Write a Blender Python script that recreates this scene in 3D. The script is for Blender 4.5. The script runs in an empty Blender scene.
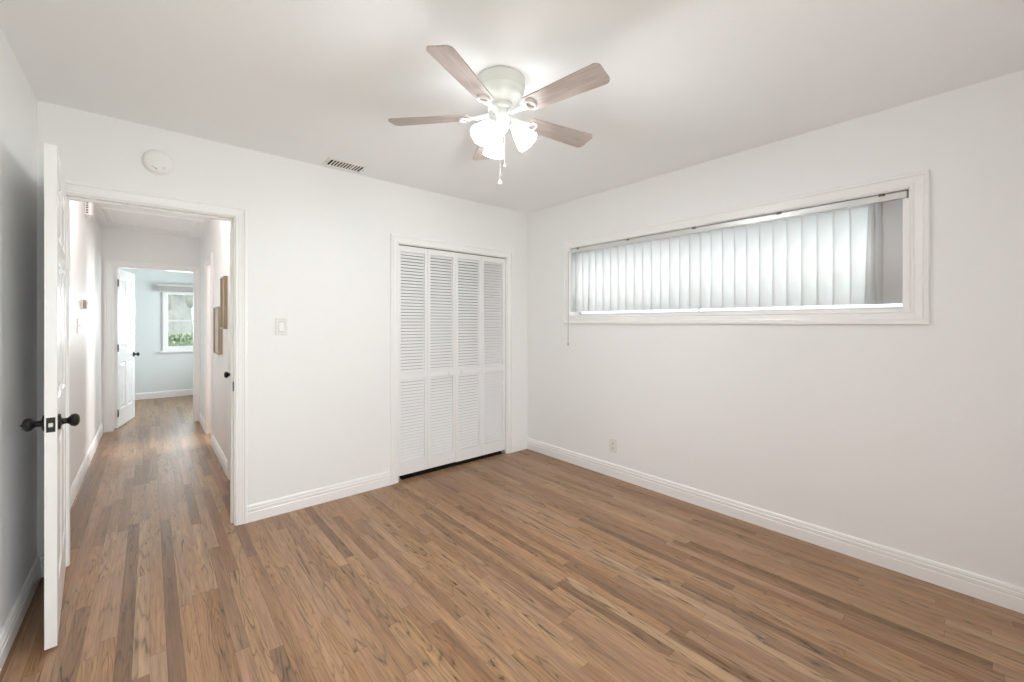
import bpy, bmesh, math, random
from mathutils import Vector, Matrix
random.seed(4)
PI = math.pi
SC = bpy.context.scene
C = SC.collection

# ------------------------------------------------------------------ camera, world, light, exposure
CAM_H = 1.30
F_PX = 420.0
cd = bpy.data.cameras.new('camera')
cam = bpy.data.objects.new('camera', cd)
C.objects.link(cam)
cam.location = (0, 0, CAM_H)
cam.rotation_euler = (PI / 2, 0, -math.radians(40.758))
cd.sensor_width = 36.0
cd.lens = F_PX / 1024 * 36.0
cd.shift_y = -(341 - 323.3) / 1024
cd.clip_start = 0.02
SC.camera = cam

SC.view_settings.view_transform = 'Standard'
SC.view_settings.look = 'None'
SC.view_settings.gamma = 1.0
SC.view_settings.exposure = 0.14
SC.view_settings.use_curve_mapping = False

w = bpy.data.worlds.new('sky')
SC.world = w
w.use_nodes = True
bg = w.node_tree.nodes['Background']
bg.inputs['Color'].default_value = (0.93, 0.97, 1.0, 1)
bg.inputs['Strength'].default_value = 3.0

SC.cycles.max_bounces = 14
SC.cycles.diffuse_bounces = 8
SC.cycles.glossy_bounces = 4
SC.cycles.transmission_bounces = 8
SC.cycles.transparent_max_bounces = 12
SC.cycles.sample_clamp_indirect = 6.0
SC.cycles.caustics_reflective = False
SC.cycles.caustics_refractive = False
SC.cycles.use_denoising = True


def area(name, loc, direction, sx, sy, power, col=(1, 1, 1), spread=PI):
    ld = bpy.data.lights.new(name, 'AREA')
    ld.shape = 'RECTANGLE'
    ld.size, ld.size_y = sx, sy
    ld.energy = power
    ld.color = col
    ld.spread = spread
    o = bpy.data.objects.new(name, ld)
    C.objects.link(o)
    o.location = loc
    o.rotation_euler = Vector(direction).to_track_quat('-Z', 'Y').to_euler()
    return o


# daylight at the long and distant windows; the other three lamps are added
area('rear_fill', (0.70, -0.575, 1.07), (0, 1, 0), 1.9, 1.98, 20, (0.985, 0.975, 0.96))  # added lamp in the rear opening, lights the room from behind the viewer
area('daylight_long_window', (3.80, 1.46, 1.45), (-1, 0, 0.06), 3.4, 1.7, 125, (0.94, 0.965, 1.0))
area('daylight_distant_window', (0.64, 9.95, 1.45), (0, -1, 0), 0.8, 0.95, 15, (0.90, 0.96, 1.0))
area('distant_side_fill', (2.25, 8.4, 1.35), (-1, 0, 0), 1.4, 1.1, 82, (0.92, 0.96, 1.0))  # added lamp outside the unseen side window, lights the far room
area('side_room_fill', (2.5, 5.8, 1.9), (-1, 0, -0.1), 0.9, 0.9, 68, (0.99, 0.98, 0.97))  # added lamp inside the unseen side room, spills into the hall
# the hallway's ceiling lamp, behind the head of the doorway
hl = bpy.data.lights.new('hall_lamp', 'POINT')
hl.energy = 10.5
hl.color = (1.0, 0.93, 0.87)
hl.shadow_soft_size = 0.11
hlo = bpy.data.objects.new('hall_lamp', hl)
C.objects.link(hlo)
hlo.location = (0.0, 4.30, 2.28)

# ------------------------------------------------------------------ materials


def mat(name, col, rough=0.5, spec=0.5, metal=0.0, bump=None, var=None, emit=None):
    m = bpy.data.materials.new(name)
    m.use_nodes = True
    nt = m.node_tree
    b = nt.nodes['Principled BSDF']
    b.inputs['Base Color'].default_value = (*col, 1)
    b.inputs['Roughness'].default_value = rough
    b.inputs['Specular IOR Level'].default_value = spec
    b.inputs['Metallic'].default_value = metal
    tc = nt.nodes.new('ShaderNodeTexCoord')
    if var:
        scale, amt = var
        n = nt.nodes.new('ShaderNodeTexNoise')
        n.inputs['Scale'].default_value = scale
        n.inputs['Detail'].default_value = 4
        nt.links.new(tc.outputs['Object'], n.inputs['Vector'])
        mx = nt.nodes.new('ShaderNodeMix')
        mx.data_type = 'RGBA'
        mx.inputs[6].default_value = (*[c * (1 - amt) for c in col], 1)
        mx.inputs[7].default_value = (*[min(1, c * (1 + amt)) for c in col], 1)
        nt.links.new(n.outputs['Fac'], mx.inputs[0])
        nt.links.new(mx.outputs[2], b.inputs['Base Color'])
    if bump:
        scale, strength = bump
        n2 = nt.nodes.new('ShaderNodeTexNoise')
        n2.inputs['Scale'].default_value = scale
        n2.inputs['Detail'].default_value = 3
        nt.links.new(tc.outputs['Object'], n2.inputs['Vector'])
        bp = nt.nodes.new('ShaderNodeBump')
        bp.inputs['Strength'].default_value = strength
        bp.inputs['Distance'].default_value = 0.004
        nt.links.new(n2.outputs['Fac'], bp.inputs['Height'])
        nt.links.new(bp.outputs['Normal'], b.inputs['Normal'])
    if emit:
        b.inputs['Emission Color'].default_value = (*emit[0], 1)
        b.inputs['Emission Strength'].default_value = emit[1]
    return m


M = {}
M['wall'] = mat('wall_paint', (0.858, 0.858, 0.857), 0.42, 0.35, bump=(55, 0.12), var=(1.5, 0.006))
M['wall_cool'] = mat('pale_blue_wall_paint', (0.80, 0.835, 0.84), 0.5, 0.3, bump=(55, 0.1), var=(1.5, 0.006))
M['ceiling'] = mat('ceiling_paint', (0.905, 0.915, 0.925), 0.8, 0.2, bump=(70, 0.15), var=(1.2, 0.006))
M['trim'] = mat('white_trim_paint', (0.88, 0.875, 0.87), 0.28, 0.5, var=(3, 0.006))
M['door'] = mat('white_door_paint', (0.85, 0.845, 0.84), 0.22, 0.5, bump=(30, 0.03), var=(3, 0.006))
M['louver'] = mat('white_louver_paint', (0.85, 0.845, 0.85), 0.35, 0.4, var=(4, 0.006))
M['black'] = mat('black_hardware', (0.007, 0.0065, 0.006), 0.38, 0.35, var=(30, 0.2))
M['bronze'] = mat('dark_bronze', (0.10, 0.085, 0.07), 0.4, 0.5, 0.6, var=(40, 0.15))
M['brass'] = mat('dull_steel', (0.55, 0.52, 0.47), 0.35, 0.5, 0.9, var=(40, 0.1))
M['white_plastic'] = mat('white_plastic', (0.865, 0.86, 0.85), 0.35, 0.5, var=(20, 0.006))
M['plate'] = mat('switch_plate', (0.78, 0.765, 0.745), 0.35, 0.5, var=(20, 0.006))
M['recess'] = mat('switch_recess', (0.50, 0.48, 0.46), 0.5, 0.4, var=(20, 0.01))
M['ivory_plastic'] = mat('ivory_plastic', (0.76, 0.74, 0.71), 0.4, 0.5, var=(20, 0.01))
M['beige_plastic'] = mat('beige_plastic', (0.40, 0.32, 0.26), 0.4, 0.5, var=(20, 0.03))
M['cord'] = mat('grey_cord', (0.42, 0.41, 0.40), 0.6, 0.3, var=(40, 0.05))
M['dark'] = mat('dark_slot', (0.02, 0.018, 0.016), 0.8, 0.1, var=(20, 0.1))
M['grey_slot'] = mat('grey_slot', (0.16, 0.15, 0.14), 0.7, 0.2, var=(20, 0.1))
M['fan_white'] = mat('fan_enamel', (0.74, 0.75, 0.72), 0.28, 0.5, var=(10, 0.01))
M['vent_metal'] = mat('vent_enamel', (0.84, 0.83, 0.815), 0.4, 0.4, var=(20, 0.01))
M['rail_metal'] = mat('headrail_metal', (0.70, 0.71, 0.70), 0.3, 0.5, 0.3, var=(10, 0.02))
M['hedge_leaf'] = mat('hedge_leaf', (0.40, 0.45, 0.32), 0.6, 0.3, var=(9, 0.35))
M['tree_leaf'] = mat('tree_leaf', (0.30, 0.37, 0.32), 0.6, 0.3, var=(6, 0.35))
M['bark'] = mat('bark', (0.42, 0.405, 0.40), 0.9, 0.1, bump=(12, 0.6), var=(5, 0.4))
M['lawn'] = mat('lawn', (0.30, 0.36, 0.22), 0.9, 0.1, var=(6, 0.3))
M['pavement'] = mat('pavement', (0.6, 0.6, 0.59), 0.9, 0.1, var=(5, 0.08))
M['closet_wall'] = mat('closet_wall_shade', (0.16, 0.14, 0.125), 0.8, 0.2, var=(3, 0.05))  # closet shade put into the wall colour so the louver slots read dark
M['closet_floor'] = mat('closet_floor_shade', (0.03, 0.026, 0.023), 0.95, 0.1, bump=(300, 0.5), var=(40, 0.2))  # near-black colour stands in for shade in the gap under the closet doors


def wood_simple(name, c1, c2, scale=(4, 60, 60), rough=0.45):
    m = bpy.data.materials.new(name)
    m.use_nodes = True
    nt = m.node_tree
    b = nt.nodes['Principled BSDF']
    tc = nt.nodes.new('ShaderNodeTexCoord')
    mp = nt.nodes.new('ShaderNodeMapping')
    mp.inputs['Scale'].default_value = scale
    n = nt.nodes.new('ShaderNodeTexNoise')
    n.inputs['Scale'].default_value = 1.0
    n.inputs['Detail'].default_value = 5
    n.inputs['Roughness'].default_value = 0.65
    r = nt.nodes.new('ShaderNodeValToRGB')
    r.color_ramp.elements[0].position = 0.3
    r.color_ramp.elements[0].color = (*c1, 1)
    r.color_ramp.elements[1].position = 0.72
    r.color_ramp.elements[1].color = (*c2, 1)
    nt.links.new(tc.outputs['Object'], mp.inputs['Vector'])
    nt.links.new(mp.outputs['Vector'], n.inputs['Vector'])
    nt.links.new(n.outputs['Fac'], r.inputs['Fac'])
    nt.links.new(r.outputs['Color'], b.inputs['Base Color'])
    b.inputs['Roughness'].default_value = rough
    return m


M['frame_wood'] = wood_simple('frame_oak', (0.33, 0.255, 0.175), (0.45, 0.36, 0.26), (50, 50, 5))
M['blade_wood'] = wood_simple('whitewashed_blade', (0.33, 0.265, 0.235), (0.50, 0.43, 0.395), (5, 75, 20), 0.4)


def make_glass():
    m = bpy.data.materials.new('window_glass')
    m.use_nodes = True
    nt = m.node_tree
    nt.nodes.remove(nt.nodes['Principled BSDF'])
    out = nt.nodes['Material Output']
    t = nt.nodes.new('ShaderNodeBsdfTransparent')
    t.inputs['Color'].default_value = (0.93, 0.96, 0.96, 1)
    g = nt.nodes.new('ShaderNodeBsdfGlossy')
    g.inputs['Roughness'].default_value = 0.02
    fr = nt.nodes.new('ShaderNodeFresnel')
    fr.inputs['IOR'].default_value = 1.45
    mx = nt.nodes.new('ShaderNodeMixShader')
    nt.links.new(fr.outputs[0], mx.inputs[0])
    nt.links.new(t.outputs[0], mx.inputs[1])
    nt.links.new(g.outputs[0], mx.inputs[2])
    nt.links.new(mx.outputs[0], out.inputs['Surface'])
    return m


M['glass'] = make_glass()


def make_vane():
    m = bpy.data.materials.new('vane_vinyl')
    m.use_nodes = True
    nt = m.node_tree
    nt.nodes.remove(nt.nodes['Principled BSDF'])
    out = nt.nodes['Material Output']
    d = nt.nodes.new('ShaderNodeBsdfDiffuse')
    d.inputs['Color'].default_value = (0.86, 0.86, 0.86, 1)
    t = nt.nodes.new('ShaderNodeBsdfTranslucent')
    t.inputs['Color'].default_value = (0.82, 0.83, 0.83, 1)
    mx = nt.nodes.new('ShaderNodeMixShader')
    mx.inputs[0].default_value = 0.42
    nt.links.new(d.outputs[0], mx.inputs[1])
    nt.links.new(t.outputs[0], mx.inputs[2])
    nt.links.new(mx.outputs[0], out.inputs['Surface'])
    return m


M['vane'] = make_vane()
M['shade_glass'] = mat('frosted_lamp_glass', (0.95, 0.93, 0.90), 0.4, 0.5, emit=((0.95, 0.98, 1.0), 12.0))
M['bulb'] = mat('bulb', (1, 1, 1), 0.4, 0.5, emit=((0.95, 0.98, 1.0), 430.0))


def make_floor():
    m = bpy.data.materials.new('strip_oak_floor')
    m.use_nodes = True
    nt = m.node_tree
    L = nt.links
    b = nt.nodes['Principled BSDF']
    geo = nt.nodes.new('ShaderNodeTexCoord')
    sep = nt.nodes.new('ShaderNodeSeparateXYZ')
    L.new(geo.outputs['Object'], sep.inputs[0])

    def mth(op, a, bb=None, c=None, clamp=False):
        n = nt.nodes.new('ShaderNodeMath')
        n.operation = op
        n.use_clamp = clamp
        for i, v in enumerate((a, bb, c)):
            if v is None:
                continue
            if isinstance(v, (int, float)):
                n.inputs[i].default_value = v
            else:
                L.new(v, n.inputs[i])
        return n.outputs[0]

    W = 0.051
    xs = mth('DIVIDE', mth('ADD', sep.outputs['X'], 5.1 + 0.0005), W)     # board rows run along Y
    row = mth('FLOOR', xs)
    fx = mth('FRACT', xs)
    wr = nt.nodes.new('ShaderNodeTexWhiteNoise')
    wr.noise_dimensions = '1D'
    L.new(row, wr.inputs['W'])
    wr2 = nt.nodes.new('ShaderNodeTexWhiteNoise')
    wr2.noise_dimensions = '1D'
    L.new(mth('ADD', row, 311.7), wr2.inputs['W'])
    length = mth('MULTIPLY_ADD', wr2.outputs['Value'], 0.9, 0.55)
    ys = mth('ADD', mth('DIVIDE', mth('ADD', sep.outputs['Y'], 20), length), mth('MULTIPLY', wr.outputs['Value'], 37.0))
    col = mth('FLOOR', ys)
    fy = mth('FRACT', ys)
    cid = nt.nodes.new('ShaderNodeCombineXYZ')
    L.new(row, cid.inputs[0])
    L.new(col, cid.inputs[1])
    wn = nt.nodes.new('ShaderNodeTexWhiteNoise')
    wn.noise_dimensions = '3D'
    L.new(cid.outputs[0], wn.inputs['Vector'])
    sc = nt.nodes.new('ShaderNodeSeparateColor')
    L.new(wn.outputs['Color'], sc.inputs[0])
    r1, r2, r3 = sc.outputs[0], sc.outputs[1], sc.outputs[2]

    # the two long dark boards that run out through the doorway
    def board(rowno, y0, y1):
        a = mth('COMPARE', row, rowno, 0.2)
        c1 = mth('GREATER_THAN', sep.outputs['Y'], y0)
        c2 = mth('LESS_THAN', sep.outputs['Y'], y1)
        return mth('MULTIPLY', a, mth('MULTIPLY', c1, c2))
    rA = math.floor((-0.075 + 5.1005) / W)
    rB = math.floor((0.08 + 5.1005) / W)
    dark = mth('MAXIMUM', board(rA, 1.3, 3.66), board(rB, 1.1, 3.60))

    # board tone
    ramp = nt.nodes.new('ShaderNodeValToRGB')
    cr = ramp.color_ramp
    cr.elements[0].position = 0.0
    cr.elements[0].color = (0.192, 0.105, 0.054, 1)
    cr.elements[1].position = 1.0
    cr.elements[1].color = (0.380, 0.240, 0.139, 1)
    for p, c in ((0.12, (0.260, 0.147, 0.080)), (0.45, (0.322, 0.189, 0.105)), (0.88, (0.348, 0.210, 0.118))):
        e = cr.elements.new(p)
        e.color = (*c, 1)
    tone = mth('SUBTRACT', r1, mth('MULTIPLY', dark, 1.0), clamp=True)
    L.new(tone, ramp.inputs['Fac'])

    # grain coordinates, offset per board
    def vec(x, y, z=0.0):
        c = nt.nodes.new('ShaderNodeCombineXYZ')
        for i, v in enumerate((x, y, z)):
            if isinstance(v, (int, float)):
                c.inputs[i].default_value = v
            else:
                L.new(v, c.inputs[i])
        return c.outputs[0]

    def noise(v, scale, detail, rough=0.5, dist=0.0):
        n = nt.nodes.new('ShaderNodeTexNoise')
        n.inputs['Scale'].default_value = scale
        n.inputs['Detail'].default_value = detail
        n.inputs['Roughness'].default_value = rough
        n.inputs['Distortion'].default_value = dist
        L.new(v, n.inputs['Vector'])
        return n.outputs['Fac']
    ox = mth('MULTIPLY', r2, 60.0)
    oy = mth('MULTIPLY', r3, 60.0)
    # cathedral figure: contour lines of a stretched noise field
    f1 = noise(vec(mth('MULTIPLY_ADD', sep.outputs['X'], 17.0, ox), mth('MULTIPLY_ADD', sep.outputs['Y'], 1.5, oy)), 1.0, 2.5, 0.45)
    rings = mth('MULTIPLY', f1, mth('MULTIPLY_ADD', r2, 8.0, 6.0))
    tri = mth('ABSOLUTE', mth('SUBTRACT', mth('FRACT', rings), 0.5))
    line = mth('POWER', mth('MULTIPLY', tri, 2.0), 4.0)
    # break the lines up and let some boards be quiet
    brk = noise(vec(mth('MULTIPLY_ADD', sep.outputs['X'], 30.0, oy), mth('MULTIPLY_ADD', sep.outputs['Y'], 4.0, ox)), 1.0, 3, 0.6)
    amt = mth('MULTIPLY', mth('MULTIPLY', line, mth('MULTIPLY_ADD', brk, 2.6, -0.75, clamp=True)), mth('MULTIPLY_ADD', r3, 0.75, 0.2))
    fine = noise(vec(mth('MULTIPLY_ADD', sep.outputs['X'], 210.0, ox), mth('MULTIPLY_ADD', sep.outputs['Y'], 7.0, oy)), 1.0, 4, 0.7)
    mid = noise(vec(mth('MULTIPLY_ADD', sep.outputs['X'], 40.0, oy), mth('MULTIPLY_ADD', sep.outputs['Y'], 1.6, ox)), 1.0, 3, 0.55)
    v = mth('MULTIPLY_ADD', mth('SUBTRACT', fine, 0.5), 1.15, 1.0)
    v = mth('ADD', v, mth('MULTIPLY', mth('SUBTRACT', mid, 0.5), 1.0))
    v = mth('SUBTRACT', v, mth('MULTIPLY', amt, 1.1))
    # joints between boards
    ex = mth('LESS_THAN', mth('MINIMUM', fx, mth('SUBTRACT', 1.0, fx)), 0.014)
    ey = mth('LESS_THAN', mth('MULTIPLY', mth('MINIMUM', fy, mth('SUBTRACT', 1.0, fy)), length), 0.0012)
    gap = mth('MAXIMUM', ex, ey)
    v = mth('MULTIPLY', v, mth('SUBTRACT', 1.0, mth('MULTIPLY', gap, 0.38)))
    mx = nt.nodes.new('ShaderNodeVectorMath')
    mx.operation = 'SCALE'
    L.new(ramp.outputs['Color'], mx.inputs[0])
    L.new(v, mx.inputs['Scale'])
    # slight hue drift between boards
    hs = nt.nodes.new('ShaderNodeHueSaturation')
    L.new(mx.outputs[0], hs.inputs['Color'])
    L.new(mth('MULTIPLY_ADD', r3, 0.006, 0.496), hs.inputs['Hue'])
    L.new(mth('MULTIPLY_ADD', r2, 0.14, 0.96), hs.inputs['Saturation'])
    L.new(hs.outputs[0], b.inputs['Base Color'])
    L.new(mth('MULTIPLY_ADD', fine, 0.10, 0.30), b.inputs['Roughness'])
    b.inputs['Specular IOR Level'].default_value = 0.5
    bp = nt.nodes.new('ShaderNodeBump')
    bp.inputs['Strength'].default_value = 0.25
    bp.inputs['Distance'].default_value = 0.002
    L.new(mth('SUBTRACT', v, mth('MULTIPLY', gap, 0.8)), bp.inputs['Height'])
    L.new(bp.outputs['Normal'], b.inputs['Normal'])
    return m


M['floor'] = make_floor()

# ------------------------------------------------------------------ mesh helpers


def bx(bm, x0, x1, y0, y1, z0, z1, bev=0.0):
    vs = [bm.verts.new((x, y, z)) for x in (x0, x1) for y in (y0, y1) for z in (z0, z1)]
    fs = [(0, 1, 3, 2), (4, 6, 7, 5), (0, 4, 5, 1), (2, 3, 7, 6), (0, 2, 6, 4), (1, 5, 7, 3)]
    faces = [bm.faces.new([vs[i] for i in f]) for f in fs]
    if bev > 0:
        es = list({e for f in faces for e in f.edges})
        bmesh.ops.bevel(bm, geom=es, offset=bev, segments=2, affect='EDGES', profile=0.6)
    return vs


def new():
    return bmesh.new()


def lathe(bm, prof, seg=32, mtx=None):
    """prof: (radius, height) along +Z."""
    mtx = mtx or Matrix()
    rings = []
    for r, z in prof:
        if r < 1e-6:
            rings.append([bm.verts.new(mtx @ Vector((0, 0, z)))])
        else:
            rings.append([bm.verts.new(mtx @ Vector((r * math.cos(2 * PI * i / seg), r * math.sin(2 * PI * i / seg), z))) for i in range(seg)])
    for a, b in zip(rings, rings[1:]):
        for i in range(seg):
            j = (i + 1) % seg
            if len(a) == 1 and len(b) == 1:
                continue
            if len(a) == 1:
                bm.faces.new((a[0], b[j], b[i]))
            elif len(b) == 1:
                bm.faces.new((a[i], a[j], b[0]))
            else:
                bm.faces.new((a[i], a[j], b[j], b[i]))


def tube(bm, pts, r, seg=10):
    pts = [Vector(p) for p in pts]
    rings = []
    for i, p in enumerate(pts):
        d = (pts[min(i + 1, len(pts) - 1)] - pts[max(i - 1, 0)]).normalized()
        up = Vector((0, 0, 1)) if abs(d.z) < 0.9 else Vector((1, 0, 0))
        a = d.cross(up).normalized()
        b2 = a.cross(d)
        rr = r[i] if isinstance(r, (list, tuple)) else r
        rings.append([bm.verts.new(p + rr * (a * math.cos(2 * PI * k / seg) + b2 * math.sin(2 * PI * k / seg))) for k in range(seg)])
    for a, b2 in zip(rings, rings[1:]):
        for k in range(seg):
            j = (k + 1) % seg
            bm.faces.new((a[k], a[j], b2[j], b2[k]))
    bm.faces.new(rings[0][::-1])
    bm.faces.new(rings[-1])


def prism(bm, pts, mtx, z0, z1):
    a = [bm.verts.new(mtx @ Vector((x, y, z0))) for x, y in pts]
    b = [bm.verts.new(mtx @ Vector((x, y, z1))) for x, y in pts]
    bm.faces.new(a[::-1])
    bm.faces.new(b)
    n = len(pts)
    for i in range(n):
        j = (i + 1) % n
        bm.faces.new((a[i], a[j], b[j], b[i]))


ROOTLOC = {}


def obj(name, bm, material, parent=None, smooth=False, origin=None):
    """links bm (world coordinates) as ONE mesh object; a child's vertices are moved into its thing's space"""
    me = bpy.data.meshes.new(name)
    off = Vector((0, 0, 0))
    if parent is not None:
        off = ROOTLOC[parent.name]
    elif origin is not None:
        off = Vector(origin)
    if off.length > 0:
        bmesh.ops.translate(bm, verts=bm.verts[:], vec=-off)
    bmesh.ops.recalc_face_normals(bm, faces=bm.faces[:])
    bm.to_mesh(me)
    bm.free()
    me.materials.append(material)
    o = bpy.data.objects.new(name, me)
    C.objects.link(o)
    if parent is not None:
        o.parent = parent
        ROOTLOC[o.name] = off
    else:
        o.location = off
        ROOTLOC[o.name] = off
    if smooth:
        for p in me.polygons:
            p.use_smooth = True
        if smooth == 'auto':
            m_ = o.modifiers.new('edges', 'EDGE_SPLIT')
            m_.split_angle = math.radians(38)
    return o


def tag(o, label, cat=None, group=None, kind=None):
    o['label'] = label
    if cat:
        o['category'] = cat
    if group:
        o['group'] = group
    if kind:
        o['kind'] = kind
    return o


def thing(name, label, cat, loc, group=None, kind=None):
    o = bpy.data.objects.new(name, None)
    C.objects.link(o)
    o.location = loc
    o.empty_display_size = 0.05
    ROOTLOC[o.name] = Vector(loc)
    return tag(o, label, cat, group, kind)


def struct(name, bm, material, label, cat=None, smooth=False):
    return tag(obj(name, bm, material, None, smooth), label, cat, None, 'structure')


# axes maps for sweeps: (across, up, out) -> world
def sweep_frame(bm, a0, a1, z0, z1, prof, place, closed):
    """mitred casing around the rectangle a0..a1, z0..z1; prof = (offset outward, projection) polyline; place(a, z, d) -> world"""
    loops = []
    for off, d in prof:
        if closed:
            loops.append([place(a0 - off, z0 - off, d), place(a0 - off, z1 + off, d), place(a1 + off, z1 + off, d), place(a1 + off, z0 - off, d)])
        else:
            loops.append([place(a0 - off, z0, d), place(a0 - off, z1 + off, d), place(a1 + off, z1 + off, d), place(a1 + off, z0, d)])
    vl = [[bm.verts.new(p) for p in lp] for lp in loops]
    n = 4 if closed else 3
    m_ = len(prof)
    for i in range(m_):
        j = (i + 1) % m_
        for k in range(n):
            l = (k + 1) % 4
            bm.faces.new((vl[i][k], vl[i][l], vl[j][l], vl[j][k]))
    if not closed:
        bm.faces.new([v[0] for v in vl])
        bm.faces.new([v[3] for v in vl][::-1])


def casing_prof(wd, th=0.018):
    return [(0, 0), (0, th * .55), (wd * .06, th * .72), (wd * .15, th * .72), (wd * .17, th * .5), (wd * .22, th * .5), (wd * .30, th * .62), (wd * .50, th * .70),
            (wd * .66, th * .82), (wd * .68, th * .62), (wd * .74, th * .62), (wd * .76, th), (wd * .95, th), (wd, th * .8), (wd, 0)]


BASE = [(0, 0), (0.0155, 0), (0.0155, 0.060), (0.0125, 0.064), (0.0125, 0.067), (0.0145, 0.070), (0.0145, 0.084), (0.0105, 0.088), (0.0105, 0.091), (0.0125, 0.095), (0.010, 0.105), (0.005, 0.110), (0, 0.110)]


def baseboard(bm, p0, p1, nrm):
    """p0, p1 = wall line on the floor, nrm = direction into the room"""
    rows = []
    for px, py in (p0, p1):
        rows.append([bm.verts.new((px + nrm[0] * d, py + nrm[1] * d, z)) for d, z in BASE])
    n = len(BASE)
    for i in range(n):
        j = (i + 1) % n
        bm.faces.new((rows[0][i], rows[0][j], rows[1][j], rows[1][i]))
    bm.faces.new(rows[0])
    bm.faces.new(rows[1][::-1])


# ------------------------------------------------------------------ setting: shell
XL, XR, YB, YF, ZC = -0.437, 2.975, 3.21, -0.55, 2.44
T = 0.12
DX0, DX1, DZ = -0.345, 0.415, 1.985            # bedroom doorway
KX0, KX1, KZ = 1.534, 2.698, 1.957             # closet opening
WY0, WY1, WZ0, WZ1 = 0.300, 2.620, 1.366, 2.000  # long window opening
HX = 0.510                                     # hall right wall
YE = 6.97                                      # hall end wall
EX0, EX1, EZ = -0.342, 0.448, 1.990
YFAR = 9.56
FX0, FX1, FZ0, FZ1 = 0.215, 1.06, 0.845, 1.850  # far window

bm = new(); bx(bm, -1.72, 3.095, YF - T, YFAR + T, -0.10, 0.0)
struct('floor', bm, M['floor'], 'brown strip oak floor running through bedroom and hallway', 'floor')
bm = new(); bx(bm, -1.72, 3.095, YF - T, YFAR + T, ZC, ZC + 0.10)
struct('ceiling', bm, M['ceiling'], 'flat white painted ceiling above the fan', 'ceiling')

bm = new(); bx(bm, XL - T, XL, YF - T, YE + T, 0, ZC)
struct('wall_left', bm, M['wall'], 'white wall at left behind the open door, running on along the hallway', 'wall')

bm = new()
Y0, Y1 = YB, YB + T
bx(bm, XL, DX0, Y0, Y1, 0, ZC); bx(bm, DX0, DX1, Y0, Y1, DZ, ZC); bx(bm, DX1, KX0, Y0, Y1, 0, ZC)
bx(bm, KX0, KX1, Y0, Y1, KZ, ZC); bx(bm, KX1, XR, Y0, Y1, 0, ZC)
struct('wall_back', bm, M['wall'], 'white back wall with the hallway doorway and the louvered closet', 'wall')

bm = new()
bx(bm, XR, XR + T, YF - T, WY0, 0, ZC); bx(bm, XR, XR + T, WY0, WY1, 0, WZ0); bx(bm, XR, XR + T, WY0, WY1, WZ1, ZC); bx(bm, XR, XR + T, WY1, YE + T, 0, ZC)
struct('wall_right', bm, M['wall'], 'warm white right wall with the long high window', 'wall')

bm = new()
RX0, RX1, RZ0, RZ1 = -0.28, 1.72, 0.06, 2.08
y0, y1 = YF - T, YF
bx(bm, XL, RX0, y0, y1, 0, ZC); bx(bm, RX0, RX1, y0, y1, 0, RZ0); bx(bm, RX0, RX1, y0, y1, RZ1, ZC); bx(bm, RX1, XR, y0, y1, 0, ZC)
struct('wall_front', bm, M['wall'], 'white wall behind the viewer with a wide opening added for daylight', 'wall')

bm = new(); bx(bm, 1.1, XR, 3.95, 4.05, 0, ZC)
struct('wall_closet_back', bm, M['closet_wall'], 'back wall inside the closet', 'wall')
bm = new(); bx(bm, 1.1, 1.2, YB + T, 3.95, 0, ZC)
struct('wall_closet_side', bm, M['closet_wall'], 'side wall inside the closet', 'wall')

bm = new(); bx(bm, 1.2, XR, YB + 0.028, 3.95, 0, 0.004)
struct('floor_closet', bm, M['closet_floor'], 'floor slab inside the closet, coloured dark for shade', 'floor')

LY0, LY1 = 3.46, 4.165      # linen door opening
SY0, SY1 = 5.55, 6.09       # side doorway
bm = new()
x0, x1 = HX, HX + T
bx(bm, x0, x1, YB + T, LY0, 0, ZC); bx(bm, x0, x1, LY0, LY1, 1.99, ZC); bx(bm, x0, x1, LY1, SY0, 0, ZC)
bx(bm, x0, x1, SY0, SY1, 1.99, ZC); bx(bm, x0, x1, SY1, YE, 0, ZC)
struct('wall_hall_right', bm, M['wall'], 'white right wall of the hallway where two frames hang', 'wall')

bm = new()
bx(bm, XL, EX0, YE, YE + T, 0, ZC); bx(bm, EX0, EX1, YE, YE + T, EZ, ZC); bx(bm, EX1, XR, YE, YE + T, 0, ZC); bx(bm, -1.72, XL - T, YE, YE + T, 0, ZC)
struct('wall_hall_end', bm, M['wall'], 'wall closing the hallway around the doorway to the far room', 'wall')

bm = new()
bx(bm, -1.6, FX0, YFAR, YFAR + T, 0, ZC); bx(bm, FX0, FX1, YFAR, YFAR + T, 0, FZ0); bx(bm, FX0, FX1, YFAR, YFAR + T, FZ1, ZC); bx(bm, FX1, 1.9, YFAR, YFAR + T, 0, ZC)
struct('wall_far_back', bm, M['wall_cool'], 'pale blue grey wall of the far room around its window', 'wall')
bm = new(); bx(bm, -1.72, -1.6, YE + T, YFAR + T, 0, ZC)
struct('wall_far_left', bm, M['wall_cool'], 'left wall of the far room', 'wall')
bm = new()
bx(bm, 1.9, 2.02, YE + T, 7.7, 0, ZC); bx(bm, 1.9, 2.02, 7.7, 9.1, 0, 0.8); bx(bm, 1.9, 2.02, 7.7, 9.1, 1.9, ZC); bx(bm, 1.9, 2.02, 9.1, YFAR + T, 0, ZC)
struct('wall_far_right', bm, M['wall_cool'], 'right wall of the far room', 'wall')

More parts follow.
